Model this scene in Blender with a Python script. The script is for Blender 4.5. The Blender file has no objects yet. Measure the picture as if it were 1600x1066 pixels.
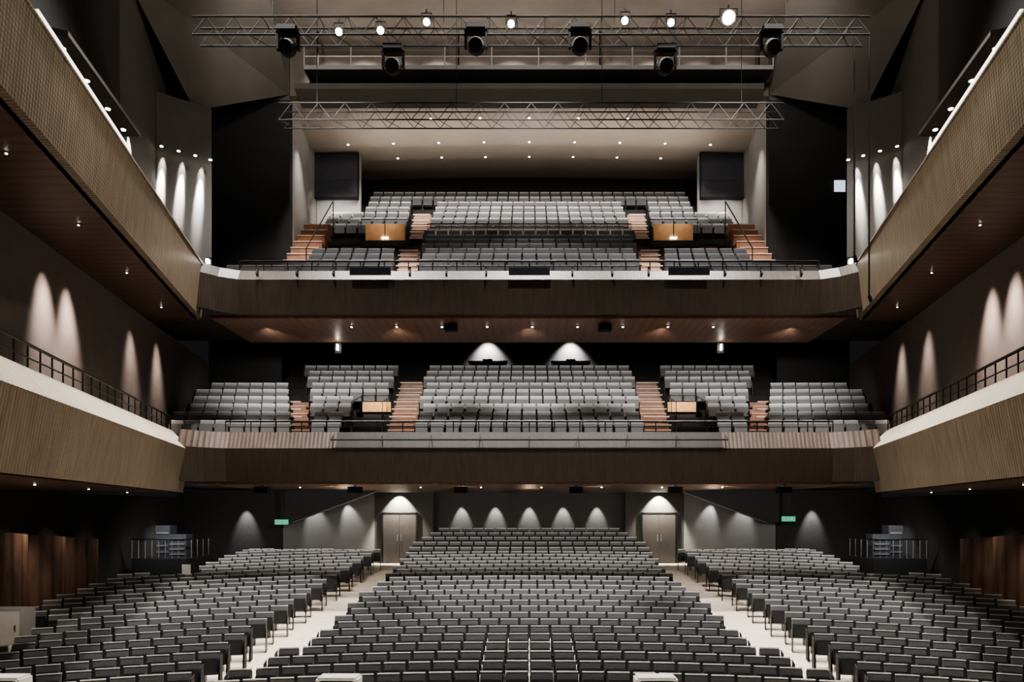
import bpy, math, random
from mathutils import Vector, Matrix
random.seed(4)
H=4.0; F=1150.0
def Z(o): return H+o
S=bpy.context.scene
COL=S.collection
# ---------------------------------------------------------------- materials
def newmat(name):
    m=bpy.data.materials.new(name); m.use_nodes=True
    nt=m.node_tree; b=nt.nodes['Principled BSDF']
    return m,nt,b
def plain(name,col,rough=.6,metal=0,noise=.15,scale=8,bump=0.0,emit=None,es=0):
    m,nt,b=newmat(name)
    tc=nt.nodes.new('ShaderNodeTexCoord'); n=nt.nodes.new('ShaderNodeTexNoise')
    n.inputs['Scale'].default_value=scale; n.inputs['Detail'].default_value=4
    nt.links.new(tc.outputs['Object'],n.inputs['Vector'])
    r=nt.nodes.new('ShaderNodeValToRGB')
    r.color_ramp.elements[0].color=tuple(c*(1-noise) for c in col)+(1,)
    r.color_ramp.elements[1].color=tuple(min(1,c*(1+noise)) for c in col)+(1,)
    r.color_ramp.elements[0].position=.3; r.color_ramp.elements[1].position=.7
    nt.links.new(n.outputs['Fac'],r.inputs['Fac']); nt.links.new(r.outputs['Color'],b.inputs['Base Color'])
    b.inputs['Roughness'].default_value=rough; b.inputs['Metallic'].default_value=metal
    if bump:
        bp=nt.nodes.new('ShaderNodeBump'); bp.inputs['Strength'].default_value=bump; bp.inputs['Distance'].default_value=.02
        nt.links.new(n.outputs['Fac'],bp.inputs['Height']); nt.links.new(bp.outputs['Normal'],b.inputs['Normal'])
    if emit:
        b.inputs['Emission Color'].default_value=tuple(emit)+(1,); b.inputs['Emission Strength'].default_value=es
    return m
def slat(name,ca,cb,axis='Y',pitch=.12,rough=.45,cross=0,dist=.03,dark=.25,bump=.6):
    m,nt,b=newmat(name); N=nt.nodes.new; L=nt.links.new
    tc=N('ShaderNodeTexCoord')
    w=N('ShaderNodeTexWave'); w.wave_type='BANDS'; w.bands_direction=axis; w.inputs['Scale'].default_value=.314/pitch
    w.inputs['Distortion'].default_value=0
    L(tc.outputs['Object'],w.inputs['Vector'])
    r=N('ShaderNodeValToRGB'); r.color_ramp.elements[0].position=.1; r.color_ramp.elements[1].position=.4
    r.color_ramp.elements[0].color=(dark,dark,dark,1); r.color_ramp.elements[1].color=(1,1,1,1)
    L(w.outputs['Fac'],r.inputs['Fac'])
    n=N('ShaderNodeTexNoise'); n.inputs['Scale'].default_value=1.6; n.inputs['Detail'].default_value=6
    mp=N('ShaderNodeMapping'); mp.inputs['Scale'].default_value=(6,1,1) if axis=='X' else (1,6,1)
    L(tc.outputs['Object'],mp.inputs['Vector']); L(mp.outputs['Vector'],n.inputs['Vector'])
    c=N('ShaderNodeValToRGB'); c.color_ramp.elements[0].position=.35; c.color_ramp.elements[1].position=.65
    c.color_ramp.elements[0].color=ca+(1,); c.color_ramp.elements[1].color=cb+(1,)
    L(n.outputs['Fac'],c.inputs['Fac'])
    mx=N('ShaderNodeMix'); mx.data_type='RGBA'; mx.blend_type='MULTIPLY'; mx.inputs[0].default_value=1
    L(c.outputs['Color'],mx.inputs[6]); L(r.outputs['Color'],mx.inputs[7])
    out=mx.outputs[2]
    if cross:
        w2=N('ShaderNodeTexWave'); w2.wave_type='BANDS'; w2.bands_direction='Z'; w2.inputs['Scale'].default_value=.314/cross
        L(tc.outputs['Object'],w2.inputs['Vector'])
        r2=N('ShaderNodeValToRGB'); r2.color_ramp.elements[0].position=.05; r2.color_ramp.elements[1].position=.4
        r2.color_ramp.elements[0].color=(.6,.6,.6,1)
        L(w2.outputs['Fac'],r2.inputs['Fac'])
        m2=N('ShaderNodeMix'); m2.data_type='RGBA'; m2.blend_type='MULTIPLY'; m2.inputs[0].default_value=1
        L(out,m2.inputs[6]); L(r2.outputs['Color'],m2.inputs[7]); out=m2.outputs[2]
    L(out,b.inputs['Base Color']); b.inputs['Roughness'].default_value=rough
    bp=N('ShaderNodeBump'); bp.inputs['Strength'].default_value=bump; bp.inputs['Distance'].default_value=dist
    L(w.outputs['Fac'],bp.inputs['Height']); L(bp.outputs['Normal'],b.inputs['Normal'])
    return m
M={}
M['black']=plain('black_paint',(.010,.010,.011),.8)
M['slate']=plain('dark_slate_paint',(.035,.038,.046),.7)
M['wallblk']=plain('dark_acoustic_wall',(.018,.017,.017),.8,bump=.2)
M['wallgrey']=plain('grey_brown_wall',(.058,.053,.046),.75,scale=3,noise=.08)
M['wallrear']=plain('dark_grey_rear_wall',(.055,.053,.049),.75,scale=3,noise=.08)
M['wallmid']=plain('grey_rose_wall',(.105,.085,.076),.75,scale=3,noise=.1)
M['galwall']=plain('pale_grey_wall',(.38,.37,.35),.6,scale=2,noise=.06)
M['anggrey']=plain('mid_grey_wall',(.14,.14,.137),.6,scale=2,noise=.06)
M['galceil']=plain('cream_ceiling',(.40,.345,.29),.7,scale=1.5,noise=.04)
M['ceil']=plain('dark_ceiling',(.13,.11,.093),.8,scale=1.2,noise=.08)
M['cove']=plain('dim_ceiling_cove',(.065,.058,.05),.8,scale=1.2,noise=.1)
M['reflector']=plain('dark_brown_reflector',(.05,.044,.038),.8,scale=1.2,noise=.08)
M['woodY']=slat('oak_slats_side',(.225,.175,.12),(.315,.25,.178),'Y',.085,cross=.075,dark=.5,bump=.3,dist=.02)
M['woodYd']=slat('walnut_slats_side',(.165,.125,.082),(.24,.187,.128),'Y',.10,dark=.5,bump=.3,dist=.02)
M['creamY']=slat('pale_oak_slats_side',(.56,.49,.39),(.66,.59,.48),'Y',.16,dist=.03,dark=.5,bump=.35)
M['woodX']=slat('wood_slats_front_shaded',(.024,.017,.011),(.036,.026,.017),'X',.07,dark=.8,bump=.1,dist=.01)  # same wood as the wings, its shade put into the colour
M['creamX']=slat('pale_oak_slats_front_shaded',(.045,.038,.029),(.062,.053,.041),'X',.07,dark=.75,bump=.1,dist=.01)  # pale oak of the wings, darkened for the shaded front
M['creamXd']=slat('slats_front_shaded_centre',(.018,.014,.011),(.026,.021,.017),'X',.07,dark=.75,bump=.1,dist=.01)  # unlit centre of the strip, shade put into the colour
M['creamXp']=slat('pleated_slats_lit_ends',(.085,.062,.048),(.125,.092,.072),'X',.12,dark=.45,bump=.3,dist=.02)  # lit ends of the same strip, light put into the colour
M['soffX']=slat('brown_soffit',(.115,.06,.038),(.155,.085,.055),'X',.3,dist=.01,dark=.8,bump=.1)
M['soffY']=slat('red_brown_soffit_side',(.055,.030,.022),(.085,.046,.035),'Y',.3,dist=.01,dark=.6,bump=.2)
M['panelY']=slat('brown_wall_panels',(.10,.06,.045),(.15,.095,.07),'Y',.2,dist=.02,dark=.6,bump=.2)
M['door']=plain('grey_brown_door',(.045,.04,.035),.5)
M['fabD']=plain('charcoal_fabric',(.024,.024,.0245),.85,scale=60,bump=.3)
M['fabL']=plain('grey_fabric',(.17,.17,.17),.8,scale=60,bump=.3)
M['fabX']=plain('grey_fabric_shaded',(.03,.03,.03),.8,scale=60,bump=.3)  # seat grey darkened for the shadowed gallery front rows, reused on wings
M['trim']=plain('lit_seat_edge',(.82,.82,.79),.6,noise=.05)  # overhead light on the backrest tops, painted as a pale strip
M['edgelightD']=plain('shaded_seat_edge',(.10,.10,.10),.6,noise=.05)  # painted edge highlight toned down for the shadowed rows
M['fabG']=plain('grey_fabric_lit',(.34,.34,.335),.8,scale=60,bump=.3)  # seat grey with the balcony light put into its colour
M['fabM']=plain('charcoal_fabric_lit',(.14,.14,.14),.8,scale=60,bump=.3)  # cushion charcoal lightened for the lit balcony rows
M['metal']=plain('black_metal',(.02,.02,.02),.4,.6)
M['truss']=plain('dark_truss_metal',(.012,.012,.012),.8,0)
M['alu']=plain('aluminium',(.5,.5,.5),.35,.7)
M['floor']=plain('pale_wood_floor',(.70,.62,.51),.5,scale=3,noise=.08)
M['carpet']=plain('dark_carpet',(.03,.026,.024),.95,scale=20)
M['stair']=plain('red_brown_stair',(.30,.155,.10),.5,scale=5)
M['nose']=plain('pale_nosing',(.70,.56,.44),.5)
M['orange']=plain('orange_lit_panel',(.58,.33,.16),.5,scale=4,noise=.15)  # orange light on the entrance panels put into their colour
M['white']=plain('white_paint',(.78,.76,.70),.5,noise=.04)
M['red']=plain('red_paint',(.5,.02,.02),.4)
M['green']=plain('green_sign',(.02,.20,.08),.4,emit=(.15,.9,.6),es=.22)
M['mark']=plain('sign_marking',(.6,.7,.65),.4)
M['lamp']=plain('lamp_glow',(1,1,1),.5,noise=0,emit=(1,.93,.82),es=14)
M['lampbig']=plain('spotlight_glow',(1,1,1),.5,noise=0,emit=(1,.97,.9),es=60)
M['lampmax']=plain('bright_spotlight_glow',(1,1,1),.5,noise=0,emit=(1,.93,.7),es=300)
M['strip']=plain('light_strip',(1,1,1),.5,noise=0,emit=(1,.95,.85),es=1.0)
M['blue']=plain('blue_white_glow',(1,1,1),.5,noise=0,emit=(.65,.85,1),es=.5)
M['glass']=plain('dark_lens',(.02,.02,.03),.1)
# ---------------------------------------------------------------- mesh builder
class MB:
    def __init__(s): s.v=[];s.f=[];s.m=[];s.mats=[]
    def mi(s,m):
        m=M[m]
        if m not in s.mats: s.mats.append(m)
        return s.mats.index(m)
    def box(s,x0,x1,y0,y1,z0,z1,m,mat=None):
        x0,x1=sorted((x0,x1)); y0,y1=sorted((y0,y1)); z0,z1=sorted((z0,z1))
        P=[(x0,y0,z0),(x1,y0,z0),(x1,y1,z0),(x0,y1,z0),(x0,y0,z1),(x1,y0,z1),(x1,y1,z1),(x0,y1,z1)]
        s.hexa(P,m,mat)
    def hexa(s,P,m,mat=None):
        b=len(s.v)
        if mat is not None: P=[tuple(mat@Vector(p)) for p in P]
        s.v+=[tuple(p) for p in P]; k=s.mi(m)
        for f in [(0,3,2,1),(4,5,6,7),(0,1,5,4),(1,2,6,5),(2,3,7,6),(3,0,4,7)]:
            s.f.append(tuple(b+i for i in f)); s.m.append(k)
    def tube(s,p,q,r,m,n=6,r2=None,cap=True):
        p=Vector(p);q=Vector(q); r2=r if r2 is None else r2
        d=(q-p).normalized(); a=d.orthogonal().normalized(); c=d.cross(a)
        b=len(s.v); k=s.mi(m)
        for (o,rr) in ((p,r),(q,r2)):
            for i in range(n):
                t=2*math.pi*i/n; s.v.append(tuple(o+a*math.cos(t)*rr+c*math.sin(t)*rr))
        for i in range(n):
            j=(i+1)%n; s.f.append((b+i,b+j,b+n+j,b+n+i)); s.m.append(k)
        if cap:
            s.f.append(tuple(b+n-1-i for i in range(n))); s.m.append(k)
            s.f.append(tuple(b+n+i for i in range(n))); s.m.append(k)
    def prismx(s,prof,x0,x1,m):
        n=len(prof); b=len(s.v); k=s.mi(m)
        for x in (x0,x1):
            for (y,z) in prof: s.v.append((x,y,z))
        for i in range(n):
            j=(i+1)%n; s.f.append((b+i,b+n+i,b+n+j,b+j)); s.m.append(k)
        s.f.append(tuple(b+i for i in range(n))); s.m.append(k)
        s.f.append(tuple(b+n+n-1-i for i in range(n))); s.m.append(k)
    def loft(s,A,B,m):
        n=len(A); b=len(s.v); k=s.mi(m); s.v+=[tuple(p) for p in A]+[tuple(p) for p in B]
        for i in range(n):
            j=(i+1)%n; s.f.append((b+i,b+j,b+n+j,b+n+i)); s.m.append(k)
        s.f.append(tuple(b+n-1-i for i in range(n))); s.m.append(k)
        s.f.append(tuple(b+n+i for i in range(n))); s.m.append(k)
    def mesh(s,name,bevel=0):
        me=bpy.data.meshes.new(name); me.from_pydata(s.v,[],s.f)
        for m in s.mats: me.materials.append(m)
        me.polygons.foreach_set('material_index',s.m); me.update()
        import bmesh
        bm=bmesh.new(); bm.from_mesh(me); bmesh.ops.recalc_face_normals(bm,faces=bm.faces)
        if bevel: bmesh.ops.bevel(bm,geom=list(bm.edges),offset=bevel,segments=2,affect='EDGES')
        bm.to_mesh(me); bm.free()
        return me
    def obj(s,name,label=None,cat=None,parent=None,kind=None,group=None,bevel=0,loc=None):
        o=bpy.data.objects.new(name,s.mesh(name,bevel)); COL.objects.link(o)
        if loc: o.location=loc
        tag(o,label,cat,kind,group)
        if parent: o.parent=parent
        return o
def tag(o,label=None,cat=None,kind=None,group=None):
    if label: o['label']=label
    if cat: o['category']=cat
    if kind: o['kind']=kind
    if group: o['group']=group
def empty(name,loc,label,cat,group=None):
    o=bpy.data.objects.new(name,None); COL.objects.link(o); o.location=loc; o.empty_display_size=.2
    tag(o,label,cat,None,group); return o
def spot(loc,tgt,e,ang=60,blend=.6,col=(1,.9,.78),rad=.08):
    l=bpy.data.lights.new('spot_lamp','SPOT'); l.energy=e; l.spot_size=math.radians(ang); l.spot_blend=blend; l.color=col; l.shadow_soft_size=rad
    o=bpy.data.objects.new('spot_lamp',l); COL.objects.link(o); o.location=loc
    d=Vector(tgt)-Vector(loc); o.rotation_euler=d.to_track_quat('-Z','Y').to_euler(); return o
def copyobj(src,parent=None,loc=None,rot=None):
    c=src.copy(); COL.objects.link(c)
    if parent: c.parent=parent
    if loc is not None: c.location=loc
    if rot is not None: c.rotation_euler=rot
    return c
def X(px,D): return (px-827)/F*D
def ZP(py,D): return H+(800-py)/F*D
wl=lambda D: 13.9           # lower side wall
wu=lambda D: 7.9+.165*D     # upper side wall
mw=lambda D: 5.0+.232*D     # middle wing edge
uw=lambda D: 4.9+.219*D     # upper wing edge
# ---------------------------------------------------------------- structure
def fz(y):
    if y<13.2: return 0.0
    if y<28: return .116*(y-13.2)
    return .116*14.8+.01*(y-28)
b=MB(); b.prismx([(11.05,-.3),(11.05,0),(13.2,0),(28,fz(28)),(33.2,fz(33.2)),(33.2,-.3)],-14.6,14.6,'floor')
b.obj('floor','pale wooden raked floor of the stalls','floor',kind='structure')
b=MB(); b.box(-12,12,-3,11.0,-.3,1.1,'floor'); b.obj('floor_stage','pale wooden stage floor','floor',kind='structure')
for s,nm in ((-1,'left'),(1,'right')):
    b=MB()
    b.loft([(s*wl(6),6,-.3),(s*(wl(6)+.3),6,-.3),(s*(wl(6)+.3),6,Z(.57)),(s*wl(6),6,Z(.57))],
           [(s*wl(29.6),29.6,-.3),(s*(wl(29.6)+.3),29.6,-.3),(s*(wl(29.6)+.3),29.6,Z(.57)),(s*wl(29.6),29.6,Z(.57))],'wallblk')
    b.obj('wall_'+nm+'_lower','dark side wall of the stalls','wall',kind='structure')
    def wallseg(D0,D1,z0,z1,m,name,lab):
        b=MB()
        b.loft([(s*wu(D0),D0,z0),(s*(wu(D0)+.3),D0,z0),(s*(wu(D0)+.3),D0,z1),(s*wu(D0),D0,z1)],
               [(s*wu(D1),D1,z0),(s*(wu(D1)+.3),D1,z0),(s*(wu(D1)+.3),D1,z1),(s*wu(D1),D1,z1)],m)
        b.obj(name,lab,'wall',kind='structure')
    wallseg(6,29.3,Z(1.52),Z(5.85),'wallmid','wall_'+nm+'_middle','grey brown plastered side wall')
    wallseg(6,20.2,Z(6.92),Z(16.98),'wallblk','wall_'+nm+'_upper','black upper side wall')
    wallseg(20.2,26.98,Z(6.92),Z(16.98),'wallgrey','wall_'+nm+'_upper_rear','grey plastered upper side wall')
    b=MB(); P=[(s*11.7,23.1),(s*10.4,24.1),(s*10.6,24.35),(s*11.9,23.35)]
    b.loft([(x,y,Z(7.06)) for x,y in P],[(x,y,Z(13.2)) for x,y in P],'wallgrey'); b.obj('wall_'+nm+'_return','dark grey angled return wall','wall',kind='structure')
    b=MB()
    b.loft([(s*11.4,20.6,Z(15.2)),(s*7.8,20.6,Z(16.97)),(s*11.6,20.6,Z(16.97))],[(s*11.0,24.2,Z(13.2)),(s*8.8,26.97,Z(15.3)),(s*12.2,26.5,Z(15.4))],'cove')
    b.obj('ceiling_'+nm+'_cove','sloped dim grey ceiling cove','ceiling',kind='structure')
b=MB(); b.box(-14,14,6,27.4,Z(17),Z(17.3),'ceil'); b.obj('ceiling','dark grey brown main ceiling','ceiling',kind='structure')
b=MB()
b.box(-8.78,8.78,27,27.35,Z(15.26),Z(16.98),'ceil')
b.obj('wall_bulkhead','brown bulkhead above the upper gallery','wall',kind='structure')
for s,nm in ((-1,'left'),(1,'right')):
    b=MB(); b.box(s*8.8,s*13.2,27,27.35,Z(7.9),Z(15.1),'black'); b.obj('wall_'+nm+'_gallery_front','black wall beside the gallery opening','wall',kind='structure')
    b=MB(); b.box(s*8.8,s*13.2,27,27.35,Z(15.11),Z(16.98),'cove'); b.obj('wall_'+nm+'_gallery_front_top','grey wall above the black wall','wall',kind='structure')
    b=MB(); b.loft([(s*8.8,27.36,Z(8)),(s*9.0,27.36,Z(8)),(s*9.0,27.36,Z(15.6)),(s*8.8,27.36,Z(15.6))],
                   [(s*9.35,31.3,Z(8)),(s*9.6,31.3,Z(8)),(s*9.6,31.3,Z(16)),(s*9.35,31.3,Z(16))],'galwall')
    b.obj('wall_'+nm+'_gallery','pale grey gallery side wall','wall',kind='structure')
    b=MB(); b.box(s*9.4,s*9.6,31.31,35.68,Z(8),Z(16.4),'galwall')
    b.obj('wall_'+nm+'_gallery_rear','pale grey gallery side wall','wall',kind='structure')
    b=MB(); b.box(s*7.5,s*9.36,32.2,32.45,Z(13.75),Z(15.72),'slate')
    b.box(s*7.45,s*9.38,32.15,32.2,Z(13.70),Z(13.76),'metal'); b.box(s*7.45,s*7.5,32.15,32.2,Z(13.76),Z(15.72),'metal')
    b.box(s*7.8,s*9.1,32.17,32.2,Z(14.5),Z(15.4),'slate')
    b.obj('acoustic_wall_panel','flat dark slate acoustic panel in the gallery corner','wall panel',group='gallery corner panels')
    b=MB(); b.box(s*7.45,s*9.38,32.5,32.7,Z(11.8),Z(15.75),'galwall'); b.obj('wall_'+nm+'_panel_rear','pale grey wall behind the dark panel','wall',kind='structure')
b=MB(); b.box(-9.6,9.6,35.7,36,Z(8),Z(16.6),'wallblk'); b.obj('wall_back_gallery','dark gallery back wall','wall',kind='structure')
gz=lambda D: 15.26+(D-27)*.122
b=MB()
GS=((27.36,28.9),(28.9,30.0),(30.0,31.5),(31.5,33.1),(33.1,34.4),(34.4,35.7))
UP,DN=.10,-.10
for (D0,D1) in GS:
    n=20; 
    for i in range(n):
        xa=-9.5+19*i/n; xb=-9.5+19*(i+1)/n
        c=lambda x:-.35*(x/9.5)**2
        b.hexa([(xa,D0,Z(gz(D0))+UP+c(xa)*.5),(xb,D0,Z(gz(D0))+UP+c(xb)*.5),(xb,D1,Z(gz(D1))+DN+c(xb)*.5),(xa,D1,Z(gz(D1))+DN+c(xa)*.5),
                (xa,D0,Z(gz(D0))+.6),(xb,D0,Z(gz(D0))+.6),(xb,D1,Z(gz(D1))+.6),(xa,D1,Z(gz(D1))+.6)],'galceil')
b.obj('ceiling_gallery','cream stepped gallery ceiling','ceiling',kind='structure')
b=MB(); b.box(-13.4,13.4,32.22,32.5,Z(.95),Z(7.75),'wallblk'); b.obj('wall_back_middle','dark back wall of the middle balcony','wall',kind='structure')
for s,nm in ((-1,'left'),(1,'right')):
    b=MB(); b.box(s*9.9,s*12.8,29.4,29.6,Z(4.1),Z(7.75),'wallblk'); b.obj('wall_'+nm+'_middle_rear','dark wall behind the outer seats','wall',kind='structure')
b=MB(); b.box(-4.2,4.2,32.7,33,0,Z(.9),'wallrear'); b.obj('wall_back_stalls','grey back wall of the stalls','wall',kind='structure')
for s,nm in ((-1,'left'),(1,'right')):
    b=MB(); b.box(s*4.2,s*6.75,32.1,32.4,fz(32),Z(.88),'wallrear')
    b.obj('wall_'+nm+'_door','dark grey wall with a door','wall',kind='structure')
    b=MB(); b.hexa([(s*6.75,32.1,.8),(s*9.9,29.6,.8),(s*9.9,29.9,.8),(s*6.75,32.4,.8),(s*6.75,32.1,Z(.88)),(s*9.9,29.6,Z(.88)),(s*9.9,29.9,Z(.88)),(s*6.75,32.4,Z(.88))],'anggrey')
    b.obj('wall_'+nm+'_angled','grey angled wall','wall',kind='structure')
    b=MB(); P=[(s*5.95,.86),(s*9.4,-.42),(s*9.9,-.42),(s*9.9,.86)]
    b.loft([(x,29.2,Z(z)) for x,z in P],[(x,29.35,Z(z)) for x,z in P],'wallblk')
    b.hexa([(s*5.95,29.15,Z(.835)),(s*9.4,29.15,Z(-.445)),(s*9.4,29.36,Z(-.445)),(s*5.95,29.36,Z(.835)),(s*5.95,29.15,Z(.86)),(s*9.4,29.15,Z(-.42)),(s*9.4,29.36,Z(-.42)),(s*5.95,29.36,Z(.86))],'anggrey')
    b.obj('wall_'+nm+'_sloped_soffit','dark sloped bulkhead with pale lower edge','wall',kind='structure')
    b=MB(); b.box(s*9.9,s*14.2,29.7,30,.8,Z(.88),'wallblk'); b.obj('wall_'+nm+'_stalls_rear','dark rear wall of the stalls','wall',kind='structure')
    D=32.08; z0=fz(32)+.02
    xc=s*5.65
    b=MB(); 
    for (u,v) in ((-.78,-.72),(.72,.78)): b.box(xc+u,xc+v,D-.06,D,z0,z0+2.2,'metal')
    b.box(xc-.78,xc+.78,D-.06,D,z0+2.14,z0+2.2,'metal')
    b.box(xc-.71,xc-.01,D-.045,D-.01,z0+.01,z0+2.13,'door'); b.box(xc+.01,xc+.71,D-.045,D-.01,z0+.01,z0+2.13,'door')
    b.tube((xc-.08,D-.09,z0+.95),(xc-.08,D-.09,z0+1.25),.015,'alu'); b.tube((xc+.08,D-.09,z0+.95),(xc+.08,D-.09,z0+1.25),.015,'alu')
    b.obj('door_1' if s<0 else 'door_2','grey double door with steel pull handles','door',kind='structure')
# ---------------------------------------------------------------- raked balcony slabs
mid=[(23.5+.87*r, 2.12+.392*r) for r in range(10)]
upF=[(23.5+.76*r, 7.1+.45*r) for r in range(8)]
upR=[(30.2+.72*k, 11.05+.53*k) for k in range(7)]
def steps(rows,tail=.45):
    p=[]
    for i,(D,z) in enumerate(rows):
        p.append((D-.42,Z(z)))
        nx=rows[i+1][0]-.42 if i+1<len(rows) else D+tail
        p.append((nx,Z(z)))
    return p
prof=[(22.4,Z(.92)),(22.4,Z(2.05))]+steps(mid)+[(32.2,Z(5.65)),(32.2,Z(.92))]
b=MB(); b.prismx(prof,-13.88,13.88,'carpet'); b.obj('floor_middle_balcony','dark stepped floor of the middle balcony','floor',kind='structure')
st=steps(upF); st[-1]=(29.76,st[-1][1])
prof=[(22.6,Z(6.05)),(22.6,Z(7.05))]+st+steps(upR)+[(35.68,Z(14.23)),(35.68,Z(9.5)),(32.5,Z(7.8)),(26,Z(7.8)),(26,Z(6.05))]
b=MB(); b.prismx(prof,-8.79,8.79,'carpet'); b.obj('floor_gallery','dark stepped floor of the upper gallery','floor',kind='structure')
for s in (-1,1):
    b=MB(); 
    b.prismx([(22.6,Z(6.05)),(22.6,Z(7.05)),(26.95,Z(7.05)),(26.95,Z(7.8)),(32.2,Z(7.9)),(32.2,Z(7.8)),(26,Z(7.8)),(26,Z(6.05))],s*8.82,s*12.4,'carpet')
    b.obj('floor_gallery_side','dark floor beside the gallery','floor',kind='structure')
# ---------------------------------------------------------------- front balconies
def front(D,top,kink,bot,hw,lab,sofd,stripmat,endmat=None):
    e=empty('balcony_front',(0,D,Z(bot)),lab,'balcony')
    def pt(y,z): return (y-D,z-Z(bot))
    def curveprism(prof,m,b,x0,x1,n):
        for i in range(n):
            xa=x0+(x1-x0)*i/n; xb=x0+(x1-x0)*(i+1)/n
            ca=-.9*max(0,(abs(xa)-(hw-1.2))/1.2)**2; cb=-.9*max(0,(abs(xb)-(hw-1.2))/1.2)**2
            b.loft([(xa,y+ca,z) for y,z in prof],[(xb,y+cb,z) for y,z in prof],m)
    pf=[pt(D+.18,Z(top)),pt(D,Z(kink)),pt(D+.2,Z(kink)),pt(D+.3,Z(top))]
    b=MB(); 
    if endmat:
        curveprism(pf,stripmat,b,-5.8,5.8,4); curveprism(pf,endmat,b,-hw,-5.8,16); curveprism(pf,endmat,b,5.8,hw,16)
    else: curveprism(pf,stripmat,b,-hw,hw,40)
    b.obj('upper_fascia',parent=e,label='slatted upper fascia strip')
    b=MB(); curveprism([pt(D,Z(kink)-.01),pt(D+.12,Z(bot)),pt(D+.38,Z(bot)),pt(D+.2,Z(kink)-.01)],'woodX',b,-hw,hw,40); b.obj('lower_fascia',parent=e,label='shade-darkened slatted wooden lower fascia')
    b=MB(); b.box(-hw,hw,.40,sofd-D,-.06,-.005,'soffX'); b.obj('soffit',parent=e,label='brown wooden soffit')
    b=MB(); h=.34
    for i in range(25):
        x=-hw+.9+(2*hw-1.8)*i/24; b.tube((x,.3,top-bot),(x,.3,top-bot+h),.018,'metal')
    b.tube((-hw+.9,.3,top-bot+h),(hw-.9,.3,top-bot+h),.028,'metal'); b.tube((-hw+.9,.3,top-bot+h*.5),(hw-.9,.3,top-bot+h*.5),.012,'metal')
    if endmat:
        b.tube((-5.9,-.12,top-bot-.25),(5.9,-.12,top-bot-.25),.03,'black')
        for i in range(9): x=-5.9+11.8*i/8; b.tube((x,-.12,top-bot-.25),(x,.1,top-bot-.1),.02,'black')
    b.obj('handrail',parent=e,label='black metal handrail')
    return e
front(22.0,2.40,1.90,.90,10.1,'middle balcony front with shade-darkened slatted wood and light-tinted pleated ends',32.1,'creamXd','creamXp')
front(22.3,7.36,7.04,6.02,9.8,'upper gallery front with shade-darkened slatted wood and muted upper strip',25.9,'creamX')
def wing(s,edge,prof_light,prof_wood,und,flr,lab,wood,light,D1,wallf):
    e=empty('side_balcony',(s*edge(15),15,Z(und)),lab,'balcony')
    off=Vector(e.location)
    def sec(D,pr): return [Vector((s*(edge(D)+dx),D,Z(z)))-off for dx,z in pr]
    def lo(pr,m,name,l,n=1,D0=6.5):
        b=MB(); b.loft(sec(D0,pr),sec(D1,pr),m); b.obj(name,parent=e,label=l)
    if prof_light: lo(prof_light,light,'upper_fascia','pale oak slatted sloping upper fascia')
    lo(prof_wood,wood,'lower_fascia','oak slatted lower fascia')
    b=MB()
    A=[];B=[]
    for D,L in ((6.5,A),(D1+.3,B)):
        L+= [Vector((s*(edge(D)+.3),D,Z(und)))-off,Vector((s*(wallf(D)-.01),D,Z(und)))-off,Vector((s*(wallf(D)-.01),D,Z(flr)))-off,Vector((s*(edge(D)+.62),D,Z(flr)))-off]
    b.loft(A,B,'soffY'); b.obj('deck',parent=e,label='red-brown deck and soffit')
    return e,off
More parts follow.
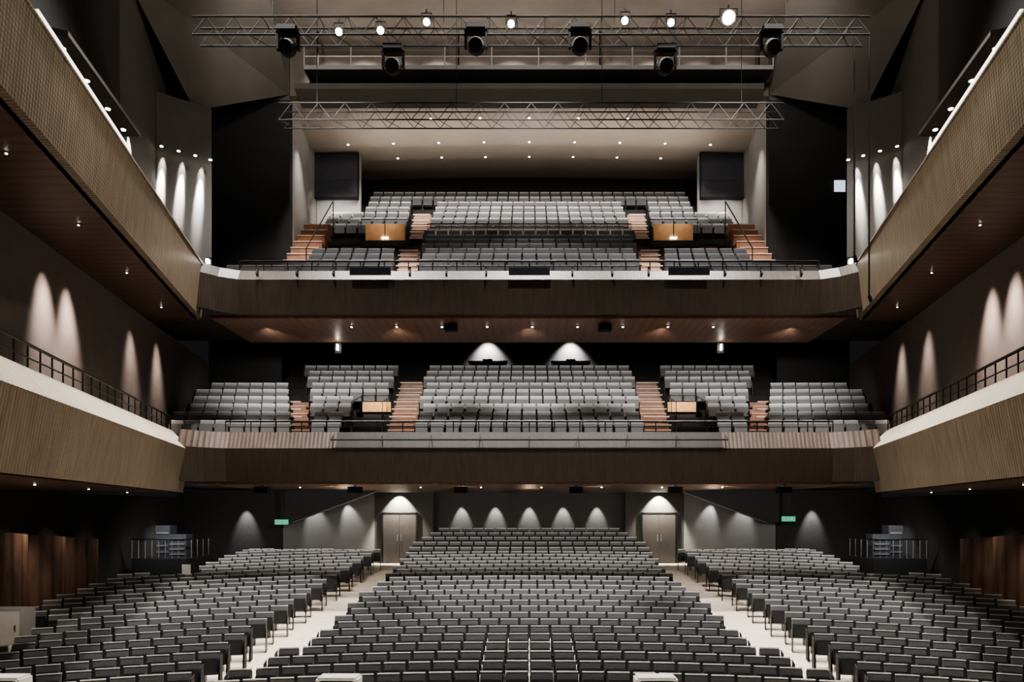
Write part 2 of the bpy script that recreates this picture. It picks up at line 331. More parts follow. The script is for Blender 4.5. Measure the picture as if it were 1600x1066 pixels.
for s in (-1,1):
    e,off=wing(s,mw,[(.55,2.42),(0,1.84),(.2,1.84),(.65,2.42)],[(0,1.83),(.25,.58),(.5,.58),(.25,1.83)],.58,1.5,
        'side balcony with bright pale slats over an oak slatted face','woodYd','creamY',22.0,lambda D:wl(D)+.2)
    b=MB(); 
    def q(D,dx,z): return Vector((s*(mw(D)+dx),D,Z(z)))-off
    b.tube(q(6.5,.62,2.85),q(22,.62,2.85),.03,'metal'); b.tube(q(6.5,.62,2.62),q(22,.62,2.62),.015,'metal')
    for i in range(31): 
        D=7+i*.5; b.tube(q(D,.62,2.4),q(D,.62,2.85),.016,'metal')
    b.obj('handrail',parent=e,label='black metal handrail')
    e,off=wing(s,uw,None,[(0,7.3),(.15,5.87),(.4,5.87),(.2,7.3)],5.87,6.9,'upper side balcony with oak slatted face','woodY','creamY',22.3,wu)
    pr=[(-.03,7.31),(-.03,7.35),(.2,7.35),(.2,7.31)]
    sec=lambda D:[Vector((s*(uw(D)+dx),D,Z(z)))-off for dx,z in pr]
    b=MB(); b.loft(sec(6.5),sec(22.3),'woodY'); b.obj('cap_rail',parent=e,label='oak cap rail')
    b=MB(); pr=[(-.02,7.355),(-.02,7.45),(.06,7.45),(.06,7.355)]
    b.loft(sec(10.9),sec(14.9),'strip'); b.obj('light_strip',parent=e,label='glowing white light strip')
    b=MB(); b.box(-.04,.04,-.05,.05,0,.12,'lamp'); b.box(-.08,.08,.05,.08,-.02,.2,'metal'); b.obj('corner_lamp','small bright lamp at the balcony corner','lamp',group='balcony corner lamps',loc=(s*(uw(22)-.15),21.9,Z(7.40)))
    for i,D in enumerate((18.6,20.2,21.8)):
        b=MB(); n=10
        for k in range(n):
            t0=k/n;t1=(k+1)/n
            f=lambda t:(s*(wl(D+1.4*t)-.08-.6*math.sin(math.pi*t)),D+1.4*t)
            (xa,ya),(xb,yb)=f(t0),f(t1); zt=Z(-.5-.12*i); z0a=zt-.16*t0; z0b=zt-.16*t1
            b.hexa([(xa,ya,fz(D)),(xb,yb,fz(D)),(xb+s*.05,yb,fz(D)),(xa+s*.05,ya,fz(D)),(xa,ya,z0a),(xb,yb,z0b),(xb+s*.05,yb,z0b),(xa+s*.05,ya,z0a)],'panelY')
        b.obj('curved_wall_panel','curved dark brown wooden acoustic panel by the side wall','wall panel',group='curved acoustic panels')
    b=MB(); g=lambda D,dx,z:(s*(wu(D)-dx),D,Z(z))
    b.loft([g(15.6,.7,10.1),g(15.6,.02,10.1),g(15.6,.02,10.35),g(15.6,.7,10.2)],[g(19.8,.7,10.1),g(19.8,.02,10.1),g(19.8,.02,10.35),g(19.8,.7,10.2)],'reflector')
    b.obj('lighting_beam','slim dark beam with four recessed lights on the side wall','beam')
b=MB()
rear=[(28.25+.84*k, -2.18+.165*k) for k in range(5)]
for k,(D,z) in enumerate(rear):
    b.box(-4.85,4.85,D-.42,D+.42 if k<4 else 32.68,fz(D)-.05,Z(z),'floor')
b.obj('floor_stalls_riser','pale stepped riser behind the centre stalls','floor',kind='structure')
# ---------------------------------------------------------------- seats
K=.85
def rbox(w,d,h,c,tilt,m,bev):
    bb=MB(); T=Matrix.Translation(Vector(c)*K)@Matrix.Rotation(tilt,4,'X')
    w*=K;d*=K;h*=K
    bb.box(-w/2,w/2,-d/2,d/2,-h/2,h/2,m,T); return bb
TL=-.16
SEATP=[('b',.50,.07,.54,(0,.12,.66)),('s',.48,.10,.40,(0,-.0,.61)),('t',.50,.075,.03,(0,.166,.945))]
AX=.260*K
def chairmeshes(back,seat):
    P={}
    P['backrest']=rbox(*SEATP[0][1:],TL,back,0).mesh('backrest',.015)
    P['seat']=rbox(*SEATP[1][1:],TL,seat,0).mesh('seat',.02)
    P['edge_highlight']=rbox(*SEATP[2][1:],TL,'trim',0).mesh('edge_highlight',.006)
    bb=MB(); bb.box(-.012,.012,-.12,.12,-.02,.02,'metal'); P['armrest']=bb.mesh('armrest',.005)
    bb=MB(); bb.hexa([(-.009,-.1,0),(.009,-.1,0),(.009,.14,0),(-.009,.14,0),(-.009,-.04,.52),(.009,-.04,.52),(.009,.09,.52),(-.009,.09,.52)],'metal'); P['leg']=bb.mesh('leg')
    bb=MB(); bb.hexa([(-.009,-.12,0.02),(.009,-.12,0.02),(.009,.16,0.02),(-.009,.16,0.02),(-.009,-.1,.72),(.009,-.1,.72),(.009,.18,.76),(-.009,.18,.76)],'fabD'); P['end_panel']=bb.mesh('end_panel',.004)
    return P
CM=chairmeshes('fabL','fabD')
PT=.49
def fill(x0,x1,pitch=PT):
    n=int(abs(x1-x0)/pitch+1e-6); c=(x0+x1)/2
    return [c+(i-(n-1)/2)*pitch for i in range(n)]
stalls=[]
def onarc(s_,D,R0=16):
    R=D+R0; th=s_/R
    return (R*math.sin(th), -R0+R*math.cos(th), -th)
def onarc2(s_,D,a0):
    x0,y0,t0=onarc(a0,D); R=D+2; th0=-t0; t=th0+(s_-a0)/R
    return (x0+R*(math.sin(t)-math.sin(th0)), y0-R*(math.cos(th0)-math.cos(t)), -t)
rows=[]; D=13.45
while D<29.2: rows.append(D); D+=.65
for r,D in enumerate(rows):
    half=(5.1+(17-D)*.36) if D<17 else 5.1-.04*(D-17)
    if D<27.85:
        h2=half-(PT/2 if r%2 else 0)
        xs=fill(-h2,h2)
        for i,x in enumerate(xs):
            X_,Y_,rt=onarc(x,D); stalls.append((X_,Y_,fz(Y_),rt,-1 if i==0 else (1 if i==len(xs)-1 else 0)))
    for s in (-1,1):
        a0=6.75-(.065*(D-18) if D>18 else 0); a=a0+(0.0 if r%2==0 else .1); first=True
        while True:
            X_,Y_,rt=onarc2(a,D,a0)
            if X_>13.1 or Y_<11.7 or a>a0+12: break
            ok=True
            if s<0 and abs(X_-12.3)<.85 and abs(Y_-17.5)<.7: ok=False
            if s<0 and X_>11.5 and Y_<16.9: ok=False
            if Y_>23.7 and X_>11.05: ok=False
            if ok: stalls.append((s*X_,Y_,fz(Y_),s*rt,-s if first else 0))
            first=False; a+=PT
D=rows[-1]
for j in range(3):
    D+=.65
    for s in (-1,1):
        a0=6.75-.065*(rows[-1]-18); a=a0+PT*(4+4*j)
        while True:
            X_,Y_,rt=onarc2(a,D,a0)
            if X_>12.9 or Y_<20: break
            if Y_<29.1 and not (Y_>23.7 and X_>11.05): stalls.append((s*X_,Y_,fz(Y_),s*rt,0))
            a+=PT
for k,(D,z) in enumerate(rear):
    hw=[4.8,4.7,4.6,4.35,4.1][k]
    for x in fill(-hw,hw): stalls.append((x,D,Z(z),0,0))
bal=[]
def frm(a,lim):
    o=[]; a+=PT/2
    while a<lim: o.append(a); a+=PT
    return o
for r,(D,z) in enumerate(mid):
    if r>8: break
    xc=3.70+.08*r
    for x in fill(-xc,xc): bal.append((x,D,Z(z),'G',0))
    for s in (-1,1):
        a=4.68+.08*r; o=7.0+.30*r
        if r<4: a=6.0+.02*r
        for x in fill(a,o): bal.append((s*x,D,Z(z),'G',-s*.08))
        if r<=5:
            for x in frm(7.62+.30*r,wu(D)-.28): bal.append((s*x,D,Z(z),'G',-s*.14))
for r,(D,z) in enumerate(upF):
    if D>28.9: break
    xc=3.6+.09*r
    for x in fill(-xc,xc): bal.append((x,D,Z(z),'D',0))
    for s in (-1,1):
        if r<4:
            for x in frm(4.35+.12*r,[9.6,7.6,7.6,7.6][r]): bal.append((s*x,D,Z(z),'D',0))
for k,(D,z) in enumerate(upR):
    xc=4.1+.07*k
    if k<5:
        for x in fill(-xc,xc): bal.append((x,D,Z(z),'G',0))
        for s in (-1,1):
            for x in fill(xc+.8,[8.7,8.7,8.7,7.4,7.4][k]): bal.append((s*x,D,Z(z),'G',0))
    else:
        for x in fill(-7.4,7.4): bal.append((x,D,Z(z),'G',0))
wingseats=[]
for s in (-1,1):
    D=8
    while D<21.5:
        wingseats.append((s*(mw(D)+1.15),D,Z(1.5),-s*1.05)); wingseats.append((s*(uw(D)+1.0),D,Z(6.9),-s*1.05)); D+=.6
def infr(c):
    x,y,z=c[0],c[1],c[2]+.75
    px=827+x/y*F; py=800-(z-H)/y*F
    return -25<px<1625 and py<1085
vis=sorted([c for c in stalls if infr(c)],key=lambda c:c[1])
solo=vis[:300]; soloset=set(id(c) for c in solo)
rest=[c for c in stalls if id(c) not in soloset and (c[1]>15 or infr(c))]
LAB='theatre seat with tipped-up charcoal cushion and grey backrest with painted top highlight'
proto={}
for n,me in CM.items():
    o=bpy.data.objects.new(n,me); proto[n]=o
for (x,y,z,rot,end) in solo:
    e=bpy.data.objects.new('theatre_seat',None); COL.objects.link(e); e.location=(x,y,z); e.rotation_euler=(0,0,rot); e.empty_display_size=.1
    tag(e,LAB if not end else 'aisle-end theatre seat with dark side panel and tipped-up cushion','seat',None,'theatre seats in the stalls')
    bk=copyobj(proto['backrest'],e); copyobj(proto['edge_highlight'],bk); copyobj(proto['seat'],e)
    for sx in (-AX,AX):
        copyobj(proto['armrest'],e,(sx,0,.54)); copyobj(proto['leg'],e,(sx,0,0))
    if end: copyobj(proto['end_panel'],e,(end*(AX+.03),0,0))
for o in proto.values(): bpy.data.objects.remove(o)
def lowchair(back,seat,trim):
    bb=MB()
    for (t,w,d,h,c) in SEATP:
        me=rbox(w,d,h,c,TL,back,0); k=len(bb.v); bb.v+=me.v
        for f in me.f: bb.f.append(tuple(i+k for i in f)); bb.m.append(bb.mi({'b':back,'s':seat,'t':trim}[t]))
    for sx in (-AX,AX):
        bb.box(sx-.012,sx+.012,-.12,.12,.52,.56,'metal'); bb.box(sx-.009,sx+.009,-.09,.12,0,.52,'metal')
    return bb
T={'S':lowchair('fabL','fabD','trim'),'G':lowchair('fabG','fabM','trim'),'M':lowchair('fabX','fabD','edgelightD'),'D':lowchair('fabX','fabD','edgelightD')}  # stalls seat plus its lit and shaded colour copies
matlist=[M[k] for k in ('fabL','fabD','metal','fabG','fabM','trim','fabX','edgelightD')]
V=[];Fc=[];MI=[]
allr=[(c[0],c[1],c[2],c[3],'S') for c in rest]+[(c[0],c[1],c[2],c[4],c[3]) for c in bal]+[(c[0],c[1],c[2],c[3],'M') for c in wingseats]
for (x,y,z,rot,t) in allr:
    t=T[t]; k=len(V); c_,s_=math.cos(rot),math.sin(rot)
    V+=[(x+a*c_-b_*s_,y+a*s_+b_*c_,z+d) for (a,b_,d) in t.v]
    Fc+=[tuple(i+k for i in f) for f in t.f]; MI+=[matlist.index(t.mats[m]) for m in t.m]
me=bpy.data.meshes.new('theatre_seats'); me.from_pydata(V,[],Fc)
for m in matlist: me.materials.append(m)
me.polygons.foreach_set('material_index',MI); me.update()
o=bpy.data.objects.new('theatre_seats',me); COL.objects.link(o); tag(o,'rows of grey theatre seats in stalls and balconies','seats','stuff')
print('seats',len(solo),len(allr))
# ---------------------------------------------------------------- aisle stairs
def stair(rows,fa,fb,s,lab):
    b=MB()
    for r,(D,z) in enumerate(rows):
        a,c=fa(r),fb(r)
        nx=rows[r+1][0]-.42 if r+1<len(rows) else D+.4
        b.box(s*a,s*c,D-.418,nx-.0,Z(z)+.002,Z(z)+.03,'stair')
        b.box(s*a,s*c,D-.44,D-.38,Z(z)+.0,Z(z)+.045,'nose')
        if r+1<len(rows):
            h=(rows[r+1][1]-z)/2
            b.box(s*a,s*c,nx-.3,nx-.003,Z(z)+.03,Z(z)+h,'stair'); b.box(s*a,s*c,nx-.32,nx-.27,Z(z)+h,Z(z)+h+.03,'nose')
            b.box(s*a,s*c,nx-.012,nx-.002,Z(z)+h,Z(z)+2*h,'stair')
    b.obj('aisle_stair',lab,'stairs',group='balcony aisle stairs')
for s in (-1,1):
    stair(mid[:9],lambda r:3.74+.08*r,lambda r:4.64+.08*r,s,'red-brown wooden aisle stair with pale nosings')
    stair(mid[:6],lambda r:7.02+.30*r,lambda r:7.61+.30*r,s,'red-brown wooden aisle stair with pale nosings')
    stair(upF[:7],lambda r:3.63+.09*r,lambda r:4.3+.1*r,s,'red-brown wooden aisle stair with pale nosings')
    stair(upR[:5],lambda r:4.13+.07*r,lambda r:4.88+.07*r,s,'warm wooden aisle stair with pale nosings')
    b=MB()
    for k in range(9):
        D=25.4+.40*k; z=8.2+.37*k
        b.box(s*7.72,s*8.76,D,D+.42,Z(z)-.37,Z(z),'stair'); b.box(s*7.72,s*8.76,D-.02,D+.04,Z(z)-.0,Z(z)+.035,'nose')
    b.tube((s*7.7,25.4,Z(9.1)),(s*7.7,28.9,Z(12.2)),.025,'metal'); b.tube((s*7.7,25.4,Z(7.9)),(s*7.7,25.4,Z(9.1)),.02,'metal'); b.tube((s*7.7,28.9,Z(10.5)),(s*7.7,28.9,Z(12.2)),.02,'metal')
    b.obj('side_stair','steep side stair with red-brown treads and black rail','stairs',group='gallery side stairs')
    e=empty('vomitory',(s*5.42,23.3,Z(2.05)),'stairwell entrance with orange-lit lining and black rails','entrance',group='balcony entrances')
    b=MB(); b.box(-.5,.5,2.9,3.0,.1,1.85,'wallblk'); b.box(-.5,.5,2.83,2.89,1.5,1.85,'orange')
    b.box(-.54,-.5,1.2,3.0,.1,1.2,'wallblk'); b.box(.5,.54,1.2,3.0,.1,1.2,'wallblk'); b.obj('lining',parent=e,label='orange-lit lining')
    b=MB()
    for u in (-.52,.52):
        b.tube((u,1.2,1.6),(u,2.95,2.1),.012,'metal')
        for k in range(3): b.tube((u,1.25+.8*k,1.0),(u,1.25+.8*k,1.62+.22*k),.01,'metal')
    b.tube((-.52,2.95,2.1),(.52,2.95,2.1),.012,'metal'); b.obj('handrail',parent=e,label='black handrail')
    e=empty('vomitory',(s*5.75,29.4,Z(10.05)),'gallery entrance with orange-lit panel and white sign','entrance',group='balcony entrances')
    b=MB(); b.box(-.78,.78,-.05,.25,.78,1.44,'orange'); b.box(-.95,.95,-.1,-.0,.0,.76,'black'); b.obj('panel',parent=e,label='orange-lit panel')
    b=MB(); b.box(-.12,.12,-.08,-.055,.85,.90,'lamp'); b.obj('sign_light',parent=e)
    b=MB(); b.tube((-.95,-.1,1.6),(.95,-.1,1.6),.018,'metal')
    for k in range(3): b.tube((-.95+.95*k,-.1,.7),(-.95+.95*k,-.1,1.6),.012,'metal')
    b.obj('handrail',parent=e,label='black handrail')
    b=MB(); b.box(s*6.5,s*7.2,28.2,28.3,Z(9.55),Z(10.2),'stair'); b.box(s*6.45,s*7.25,28.15,28.32,Z(10.2),Z(10.25),'metal'); b.obj('wood_balustrade_panel','reddish wood balustrade panel','panel')
b=MB(); b.box(-4.1,4.1,29.66,29.74,Z(10.3),Z(11.42),'nose')
b.tube((-4.1,29.64,Z(11.6)),(4.1,29.64,Z(11.6)),.02,'metal')
for k in range(18): x=-4.1+8.2*k/17; b.tube((x,29.64,Z(10.9)),(x,29.64,Z(11.6)),.012,'metal')
b.obj('parapet','pale parapet with black rail across the gallery','parapet')
# ---------------------------------------------------------------- trusses
def truss(D,z,x0,x1,h,lab,hang):
    b=MB(); w=h
    for (dy,dz) in ((0,0),(w,0),(0,h),(w,h)):
        b.tube((x0,D+dy,z+dz),(x1,D+dy,z+dz),.022,'truss')
    n=int((x1-x0)/(h*1.5)); 
    for i in range(n):
        xa=x0+(x1-x0)*i/n; xb=x0+(x1-x0)*(i+1)/n; xm=(xa+xb)/2
        for dy in (0,w): b.tube((xa,D+dy,z),(xm,D+dy,z+h),.011,'truss',4); b.tube((xm,D+dy,z+h),(xb,D+dy,z),.011,'truss',4)
        b.tube((xa,D,z),(xm,D+w,z),.009,'truss',4)
        b.tube((xm,D,z+h),(xm,D+w,z+h),.009,'truss',4)
    for x in hang: b.tube((x,D+w/2,z+h),(x,D+w/2,Z(16.97)),.012,'metal',4)
    b.obj('lighting_truss',lab,'truss')
T1D=17; 
truss(T1D,ZP(54,T1D),X(300,T1D),X(1360,T1D),.42,'long dark lighting truss hung with stage lights',[-6,-2,2,6])
T2D=24
truss(T2D,ZP(187,T2D),X(435,T2D),X(1225,T2D),.55,'dark lighting truss in front of the gallery',[-7,-2.4,2.4,7])
def movinghead(x,z,D):
    e=empty('moving_head_light',(x,D,z),'black moving head stage light hanging from truss','stage light',group='moving head lights on the truss')
    b=MB(); b.box(-.22,.22,-.17,.17,-.12,0,'black'); b.tube((0,0,0),(0,0,.1),.03,'metal'); b.obj('base',parent=e,bevel=.01)
    b=MB(); b.box(-.26,-.21,-.06,.06,-.5,-.1,'metal'); b.box(.21,.26,-.06,.06,-.5,-.1,'metal'); b.box(-.26,.26,-.06,.06,-.15,-.1,'metal'); b.obj('yoke',parent=e)
    b=MB(); b.tube((0,.18,-.36),(0,-.0,-.45),.14,'black',16,.2); b.tube((0,0,-.45),(0,-.2,-.55),.2,'black',16,.16); b.obj('head',parent=e)
    b=MB(); b.tube((0,-.2,-.55),(0,-.225,-.56),.13,'glass',16); b.obj('lens',parent=e)
for px,dy,dz in ((455,-.22,.0),(612,.21,-.16),(745,-.22,.04),(905,-.22,.04),(1042,.21,-.16),(1200,-.22,.0)):
    movinghead(X(px,T1D),ZP(54,T1D)+dz,T1D+dy)
def par(x,D,z,tgt,big,lab,r=.1,group='lit spotlights on the truss'):
    e=empty('spotlight',(x,D,z),lab,'stage light',group=group)
    dirv=(Vector(tgt)-Vector((x,D,z))).normalized()
    b=MB(); b.tube(-dirv*.2,-dirv*0,r*.6,'black',14,r*1.1); b.tube(dirv*0,dirv*.04,r*1.1,'black',14); b.obj('body',parent=e)
    b=MB(); b.tube(dirv*.035,dirv*.05,r*.85,big,14); b.obj('lens',parent=e,label='glowing lens')
    b=MB(); b.tube((-r*1.3,0,0),(-r*1.3,0,.2),.012,'metal'); b.tube((r*1.3,0,0),(r*1.3,0,.2),.012,'metal'); b.tube((-r*1.3,0,.2),(r*1.3,0,.2),.012,'metal'); b.tube((0,0,.2),(0,0,.28),.02,'metal'); b.obj('yoke',parent=e)
for px,py in ((534,61),(598,59),(669,46),(799,49),(974,44),(1045,47)):
    par(X(px,T1D),T1D-.26,ZP(py,T1D),(0,0,H),'lampbig','small lit spotlight with bright lens',.085)
par(X(1133,T1D),T1D-.3,ZP(41,T1D),(0,0,H),'lampmax','very bright lit spotlight with yellow-white lens',.15)
BD=25.4; zb=ZP(104,BD); bx0=X(475,BD); bx1=X(1208,BD)
b=MB(); b.box(bx0,bx1,BD,BD+1.2,zb-.12,zb,'metal'); b.box(bx0,bx1,BD+1.15,BD+1.2,zb,zb+.55,'white')
b.tube((bx0,BD,zb+.7),(bx1,BD,zb+.7),.03,'alu'); b.tube((bx0,BD,zb+.35),(bx1,BD,zb+.35),.02,'alu'); b.box(bx0,bx1,BD-.02,BD,zb-.1,zb+.04,'anggrey')
for i in range(11): x=bx0+(bx1-bx0)*i/10; b.tube((x,BD,zb),(x,BD,zb+.7),.025,'alu')
for x in (bx0+.3,-2.5,2.5,bx1-.3): b.tube((x,BD+.6,zb),(x,BD+.6,Z(16.97)),.03,'metal')
b.obj('lighting_bridge','long steel lighting bridge with pale handrails','catwalk')
b=MB(); 
b.prismx([(26.0,Z(14.95)),(26.9,Z(14.75)),(26.95,Z(15.26)),(26.0,Z(15.15))],-8.3,8.3,'reflector'); b.obj('acoustic_reflector','dark brown acoustic reflector under the bridge','panel')
for px in (510,560,620,680,740,800,860,915,970,1030,1100,1160):
    x=X(px,BD+.6); spot((x,BD+.3,zb+.85),(x,BD+1.15,zb+.3),330 if px in (560,680,800,915,1030) else 150,100,.8,(1,.96,.92),.05)
# ---------------------------------------------------------------- downlights and added fill
def dl(x,y,z,lab,grp,r=.055,m='lamp'):
    b=MB(); b.tube((0,0,0),(0,0,-.02),r*1.35,'alu',12); b.tube((0,0,-.02),(0,0,-.03),r,m,12); b.obj('recessed_downlight',lab,'downlight',group=grp,loc=(x,y,z))
cc=lambda x:-.175*(x/9.5)**2
def gseg(D):
    for (D0,D1) in GS:
        if D0<=D<=D1:
            t=(D-D0)/(D1-D0); return (Z(gz(D0))+UP)*(1-t)+(Z(gz(D1))+DN)*t
for D,xs in ((28.7,[-3,-2,-1,0,1,2,3]),(31.2,[-4,-3,-2,-1,0,1,2,3,4]),(32.9,[-3,-2,-1,0,1,2,3])):
    for i in xs:
        x=i*1.92*(1 if D<32 else 1.02); dl(x,D,gseg(D)+cc(x)-.012,'small glowing recessed downlight in the gallery ceiling','gallery ceiling downlights',.042)
for i in range(-4,5):
    dl(i*1.45+.1,23.6,Z(6.02)-.07,'small downlight in the gallery soffit','soffit downlights',.03)
for i in range(-4,5):
    dl(i*2.0+.4,24.4,Z(.9)-.07,'small downlight in the balcony soffit','soffit downlights',.025)
for s in (-1,1):
    for D in (12,15,18,21): 
        dl(s*(uw(D)+1.0),D,Z(5.865),'small downlight under the side balcony','side balcony downlights',.018)
        dl(s*(mw(D)+1.6),D,Z(.575),'small downlight under the side balcony','side balcony downlights',.018)
    for D in (16,17.2,18.4,19.4): dl(s*(wu(D)-.4),D,Z(10.095),'small glowing downlight in the side beam','beam downlights',.055); spot((s*(wu(D)-.4),D,Z(10.0)),(s*(wu(D)-.4),D,Z(7)),20,80,.8)
    nx,ny=-s*.64,-.768
    for t in (.05,.35,.65,.93):
        bx,by=s*(11.7-1.3*t),23.1+1.0*t
        dl(bx+nx*.26,by+ny*.26,Z(11.42),'small wall-washing spotlight on the side wall','wall spotlights',.045)
    for t in (.12,.47,.82):
        bx,by=s*(11.7-1.3*t),23.1+1.0*t
        spot((bx+nx*.18,by+ny*.18,Z(11.4)),(bx+s*.34,by+.1,Z(8.5)),9000,14,.9,(1,.97,.93),.03)
        spot((bx+nx*.14,by+ny*.14,Z(11.45)),(bx+s*.12,by+.05,Z(10.4)),260,24,.9,(1,.97,.93),.03)
    spot((s*(wu(20.8)-.28),20.8,Z(11.2)),(s*wu(20.9),20.9,Z(9.7)),2400,28,.6,(1,.97,.92),.04)
    spot((s*(wu(13.5)-.5),13.5,Z(14)),(s*wu(13.5),13.7,Z(9)),1200,30,.6,(1,.97,.92),.04)
    spot((s*4,18,Z(12)),(s*wu(24),24,Z(14)),420,80,.9,(1,.92,.82),.3)  # general wash added for the upper walls, no fixture modelled
    for D in (16.0,17.1,21,23.2): spot((s*(wu(D)-.5),D,Z(5.8)),(s*(wu(D)-.02),D,Z(3.8)),1500 if D<18 else 600,42,1.0,(1,.85,.75),.2)
    for D,e_,c_ in ((19.5,170,(1,.78,.62)),(21.2,90,(1,.78,.62)),(23.0,40,(1,.9,.8)),(27.2,150,(1,.97,.92))): spot((s*(wl(D)-1.3),D,Z(.45)),(s*(wl(D)-.4),D,Z(-1.3)),e_,60,1.0,c_,.1)
    for D in (10,13,16,19,21.5): spot((s*(uw(D)+.1-.5),D,Z(5.7)),(s*(mw(D)+.3),D,Z(2)),90,75,.8,(1,.92,.78),.1)
    for D in (11,14,17): spot((s*(uw(D)-4.5),D-1,Z(9.5)),(s*uw(D),D,Z(6.5)),130 if D<16 else 45,70,.9,(1,.92,.79),.2)
    for D in (11,15,19): spot((s*(mw(D)-4.5),D-1,Z(4.5)),(s*mw(D),D,Z(1.1)),70,70,.9,(1,.92,.79),.2)
    spot((s*9.0,21.0,Z(5.8)),(s*9.0,22.2,Z(2.2)),200,60,.8,(1,.82,.7)); spot((s*8.8,21.0,Z(9.0)),(s*8.8,22.3,Z(7.2)),110,70,.8,(1,.87,.74))
    spot((s*5.65,31.75,Z(.8)),(s*5.65,32.1,Z(.1)),800,90,.5,(1,.93,.8),.03)
    for x in (7.6,8.8): spot((s*x,31.0-(x-7.6)*.8,Z(.6)),(s*x,31.6-(x-7.6)*.8,Z(-1)),110,60,.8,(1,.97,.92),.03)
    spot((s*11.4,29.3,Z(.5)),(s*11.4,29.7,Z(-.8)),250,50,.8,(1,.97,.92),.03)
    spot((s*5.42,25.4,Z(4.4)),(s*5.42,26.2,Z(3.7)),34,80,.8,(1,.75,.5)); spot((s*5.8,28.6,Z(12.2)),(s*5.8,29.5,Z(11)),24,90,.8,(1,.8,.55))
    spot((s*7.6,28.5,Z(14.6)),(s*9.2,29.0,Z(11)),150,90,.9,(1,.95,.88),.1)
    spot((s*8.4,31.2,Z(13.4)),(s*8.4,32.5,Z(12.6)),50,130,.8,(1,.95,.88),.1)
    spot((s*7.9,25.6,Z(13.6)),(s*8.4,27.4,Z(9)),420,34,.8,(1,.85,.7),.1)
for x in (-3.0,-1.5,0,1.5,3.0):
    spot((x,32.35,Z(.6)),(x,32.7,Z(-.6)),210,50,.7,(1,.97,.93),.03)
for x in (-3,0,3):
    spot((x,25.5,Z(14.4)),(x,28.2,Z(10.3)),260,46,.9,(1,.95,.9),.15)  # fill added so the dark front gallery rows stay readable
for x in (-1.8,1.8):
    spot((x,31.8,Z(7.45)),(x,32.22,Z(6.75)),900,100,.9,(1,.97,.93),.08)
    b=MB(); b.box(-.85,.85,-.2,.15,0,.08,'black'); b.box(-.2,.2,-.3,.1,.08,.14,'black'); b.box(-.8,.8,.05,.12,-.5,0,'black')
    b.obj('control_desk','black control desk against the back wall','desk',loc=(x,32.0,Z(6.45)))
for s in (-1,1):
    b=MB(); b.box(-.02,.02,-.06,.06,-.2,0,'lamp'); b.box(-.12,.12,.08,.2,-.3,.1,'black'); b.obj('wall_lamp','slim bright lamp under the gallery soffit','lamp',loc=(s*6.7,25.7,Z(6.2)-.35),group='soffit wall lamps')
def speaker(x,D,z):
    b=MB(); b.box(-.2,.2,-.15,.15,-.2,0,'black'); b.box(-.17,.17,-.165,-.15,-.17,-.03,'metal'); b.tube((0,0,0),(0,0,.06),.02,'metal')
    b.obj('loudspeaker','small black loudspeaker under the soffit','speaker',group='soffit loudspeakers',loc=(x,D,z),bevel=0)
for px in (705,945): speaker(X(px,23.2),23.2,Z(6.02)-.12)
for px in (410,555,720,900,1055,1225): speaker(X(px,23.0),23.0,Z(.9)-.12)
for px,w in ((580,.62),(827,.62),(1075,.62)):
    b=MB(); b.box(-w,w,-.03,.03,0,.22,'black'); b.box(-w+.03,w-.03,-.035,-.03,.02,.2,'glass'); b.obj('fascia_screen','narrow black display unit on the balcony rim','screen',group='fascia display units',loc=(X(px,22.25),22.12,Z(7.12)))
for x in (-8.2,-7,-5.9,-3.6,-2.5,-1.3,1.3,2.5,3.6,5.9,7,8.2):
    b=MB(); b.box(-.03,.03,-.05,.02,0,.3,'black'); b.tube((0,-.05,.2),(0,-.12,.05),.03,'black'); b.obj('fascia_bracket','small black lamp bracket on the balcony rim','bracket',group='fascia brackets',loc=(x,22.22,Z(7.1)))
for px,py in ((440,816),(1232,811)):
    D=29.0; b=MB(); b.box(-.26,.26,-.04,.04,-.1,.1,'green'); 
    b.box(-.2,-.15,-.05,-.04,-.06,.06,'mark'); b.box(-.1,.1,-.05,-.04,-.015,.015,'mark'); b.hexa([(.1,-.05,-.06),(.18,-.05,0),(.18,-.04,0),(.1,-.04,-.06),(.1,-.05,.06),(.18,-.05,.005),(.18,-.04,.005),(.1,-.04,.06)],'mark')
    b.tube((0,0,.1),(0,0,Z(.84)-ZP(py,D)),.015,'metal')
    b.obj('exit_sign','small glowing green exit sign','sign',group='exit signs',loc=(X(px,D),D,ZP(py,D)))
b=MB(); b.box(-.2,.2,-.03,0,0,.42,'blue'); b.box(-.24,.24,-.02,.0,-.04,0,'metal'); b.box(-.24,.24,-.02,.0,.42,.46,'metal'); b.obj('lit_control_panel','small blue-white lit panel on the black wall','panel',loc=(X(1312,26.95),26.96,ZP(300,26.95)))
for px,py in ((1335,400),(1358,462)):
    D=17.3; b=MB(); b.tube((0,0,0),(0,0,ZP(55,D)-ZP(py,D)),.02,'metal'); b.tube((0,0,0),(.05,0,-.15),.04,'metal'); b.obj('hanging_cable','black cable hanging from the truss','cable',loc=(X(px,D),D,ZP(py,D)),group='hanging cables')
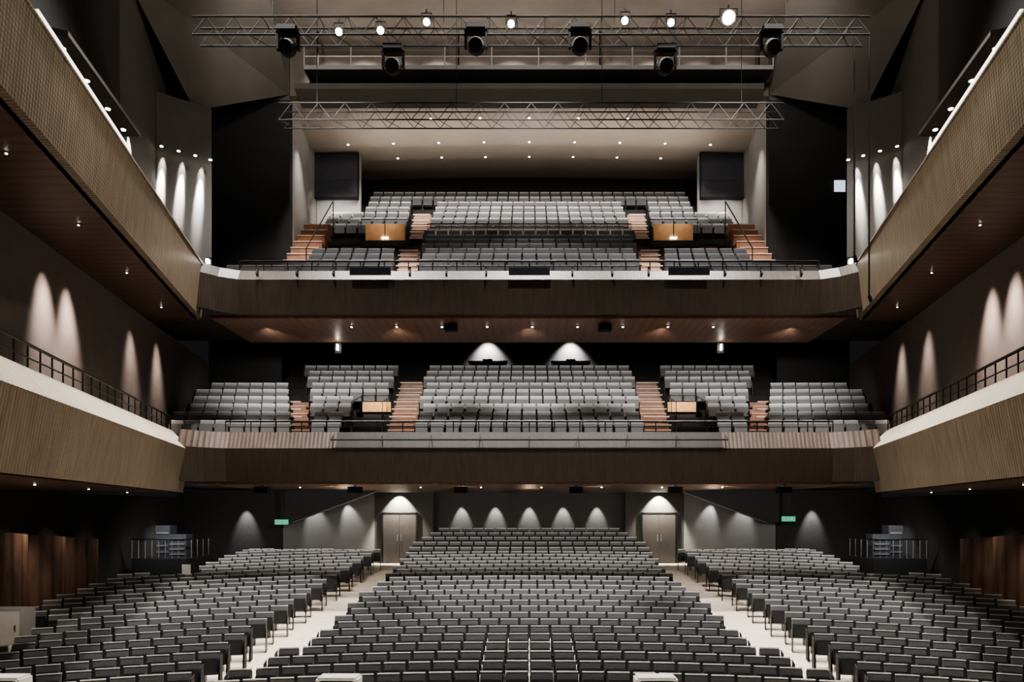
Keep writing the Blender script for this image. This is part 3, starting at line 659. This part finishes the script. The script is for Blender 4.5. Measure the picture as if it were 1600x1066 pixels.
for s in (-1,1):
    b=MB(); x0,x1=11.6,13.4; zt=fz(24.6); y0=24.8
    b.box(s*x0,s*x1,y0,y0+2,zt-.1,zt+1.1,'black')
    for k in range(9):
        x=x0+(x1-x0)*k/8; b.tube((s*x,y0+.02,zt+1.1),(s*x,y0+.02,zt+1.75),.014,'anggrey')
    for k in range(5): b.tube((s*x0,y0+.02+.45*k,zt+1.1),(s*x0,y0+.02+.45*k,zt+1.75),.014,'anggrey')
    b.tube((s*x0,y0+.02,zt+1.75),(s*x1,y0+.02,zt+1.75),.025,'metal'); b.tube((s*x0,y0+.02,zt+1.75),(s*x0,y0+1.9,zt+1.75),.025,'metal')
    b.box(s*(x0+.2),s*(x0+.8),y0+.5,y0+1.0,zt+1.1,zt+1.9,'slate'); b.box(s*(x0+.9),s*(x0+1.4),y0+.8,y0+1.3,zt+1.1,zt+2.2,'slate')
    for k in range(4): b.box(s*(x0+.25),s*(x0+.75),y0+.47,y0+.5,zt+1.2+.17*k,zt+1.25+.17*k,'anggrey'); b.box(s*(x0+.95),s*(x0+1.35),y0+.77,y0+.8,zt+1.25+.22*k,zt+1.31+.22*k,'anggrey')
    b.obj('railed_platform','black platform with steel bar balustrade and equipment racks','platform',group='railed platforms')
    spot((s*12.4,24.2,Z(.3)),(s*12.4,25.4,Z(-1.2)),90,100,.7,(.95,.97,1),.05)
b=MB(); b.tube((0,0,.1),(0,0,.5),.08,'red',12); b.tube((0,0,.5),(0,0,.58),.05,'metal',10,.02); b.tube((0,0,0.0),(0,0,.1),.085,'metal',12); b.box(-.14,.14,.09,.11,.3,.95,'white'); b.obj('fire_extinguisher','red fire extinguisher with white backing board','extinguisher',loc=(-11.42,24.4,fz(24.4)))
for px in (530,1024,8):
    D=10.6; hgt=ZP(1056,D)-1.1; b=MB(); b.box(-.3,.3,-.17,.17,0,hgt,'white'); b.box(-.26,.26,-.18,-.17,.04,hgt-.05,'metal')
    b.obj('stage_monitor','white rounded monitor box on the stage lip','speaker',group='stage monitors',loc=(X(px,D),D,1.1),bevel=.03)
b=MB(); zt=fz(17.5); b.box(-.5,.4,-.25,.25,0,Z(-2.28)-zt,'galwall'); b.box(-.45,.36,-.262,-.25,.08,Z(-2.33)-zt,'white'); b.box(.24,.28,-.29,-.26,.7,.85,'metal')
b.obj('equipment_cabinet','pale grey equipment cabinet among the seats','cabinet',loc=(-12.3,17.5,zt),bevel=.01)
spot((-10.5,15.5,Z(.5)),(-12.3,17.3,Z(-2.8)),120,50,.8)
# ---------------------------------------------------------------- general lights
for x in (-6.5,0,6.5):
    for D in (15.5,22):
        spot((x,D,Z(16.5)),(x*1.15,D+1.5,0),5800,80,.7,(1,.95,.92),.3)
for x in (-10.5,-6.5,-2.2,2.2,6.5,10.5):
    spot((x,24.0,Z(.75)),(x,26.5,Z(-2)),140,150,.5,(1,.94,.88),.1)
for x in (-8.5,-4.3,0,4.3,8.5):
    spot((x,23.8,Z(5.85)),(x*1.05,27.5,Z(3.5)),320,110,.8,(1,.96,.92),.15)
for x in (-6,-3,0,3,6):
    spot((x,29.5,Z(15.1)),(x,32.5,Z(12.5)),340,84,.7,(1,.96,.92),.15)
    spot((x,30.5,Z(13.2)),(x,29.8,Z(16)),85,165,.9,(1,.92,.82),.2)  # upward fill added to brighten the gallery ceiling
for x in (-7,0,7):
    spot((x,21,Z(14)),(x,27,Z(17.5)),450,130,.9,(1,.92,.84),.3)  # upward fill added to brighten the main ceiling
    spot((x,28,Z(.0)),(x,25,Z(.9)),12,150,.9,(1,.7,.5),.2)
    spot((x,21.5,Z(4)),(x,24.5,Z(6)),22,130,.9,(1,.75,.6),.2)
w=bpy.data.worlds.new('world'); S.world=w; w.use_nodes=True; w.node_tree.nodes['Background'].inputs[0].default_value=(.6,.6,.65,1); w.node_tree.nodes['Background'].inputs[1].default_value=.01
cam=bpy.data.cameras.new('camera'); co=bpy.data.objects.new('camera',cam); COL.objects.link(co)
co.location=(0,0,H); co.rotation_euler=(math.radians(90),0,0); cam.sensor_width=36; cam.lens=F/1600*36; cam.shift_x=-27/1600; cam.shift_y=267/1600; cam.clip_end=200
S.camera=co
S.view_settings.view_transform='AgX'
S.view_settings.exposure=1.0
try: S.view_settings.look='AgX - Medium High Contrast'
except Exception as ex: print(ex)
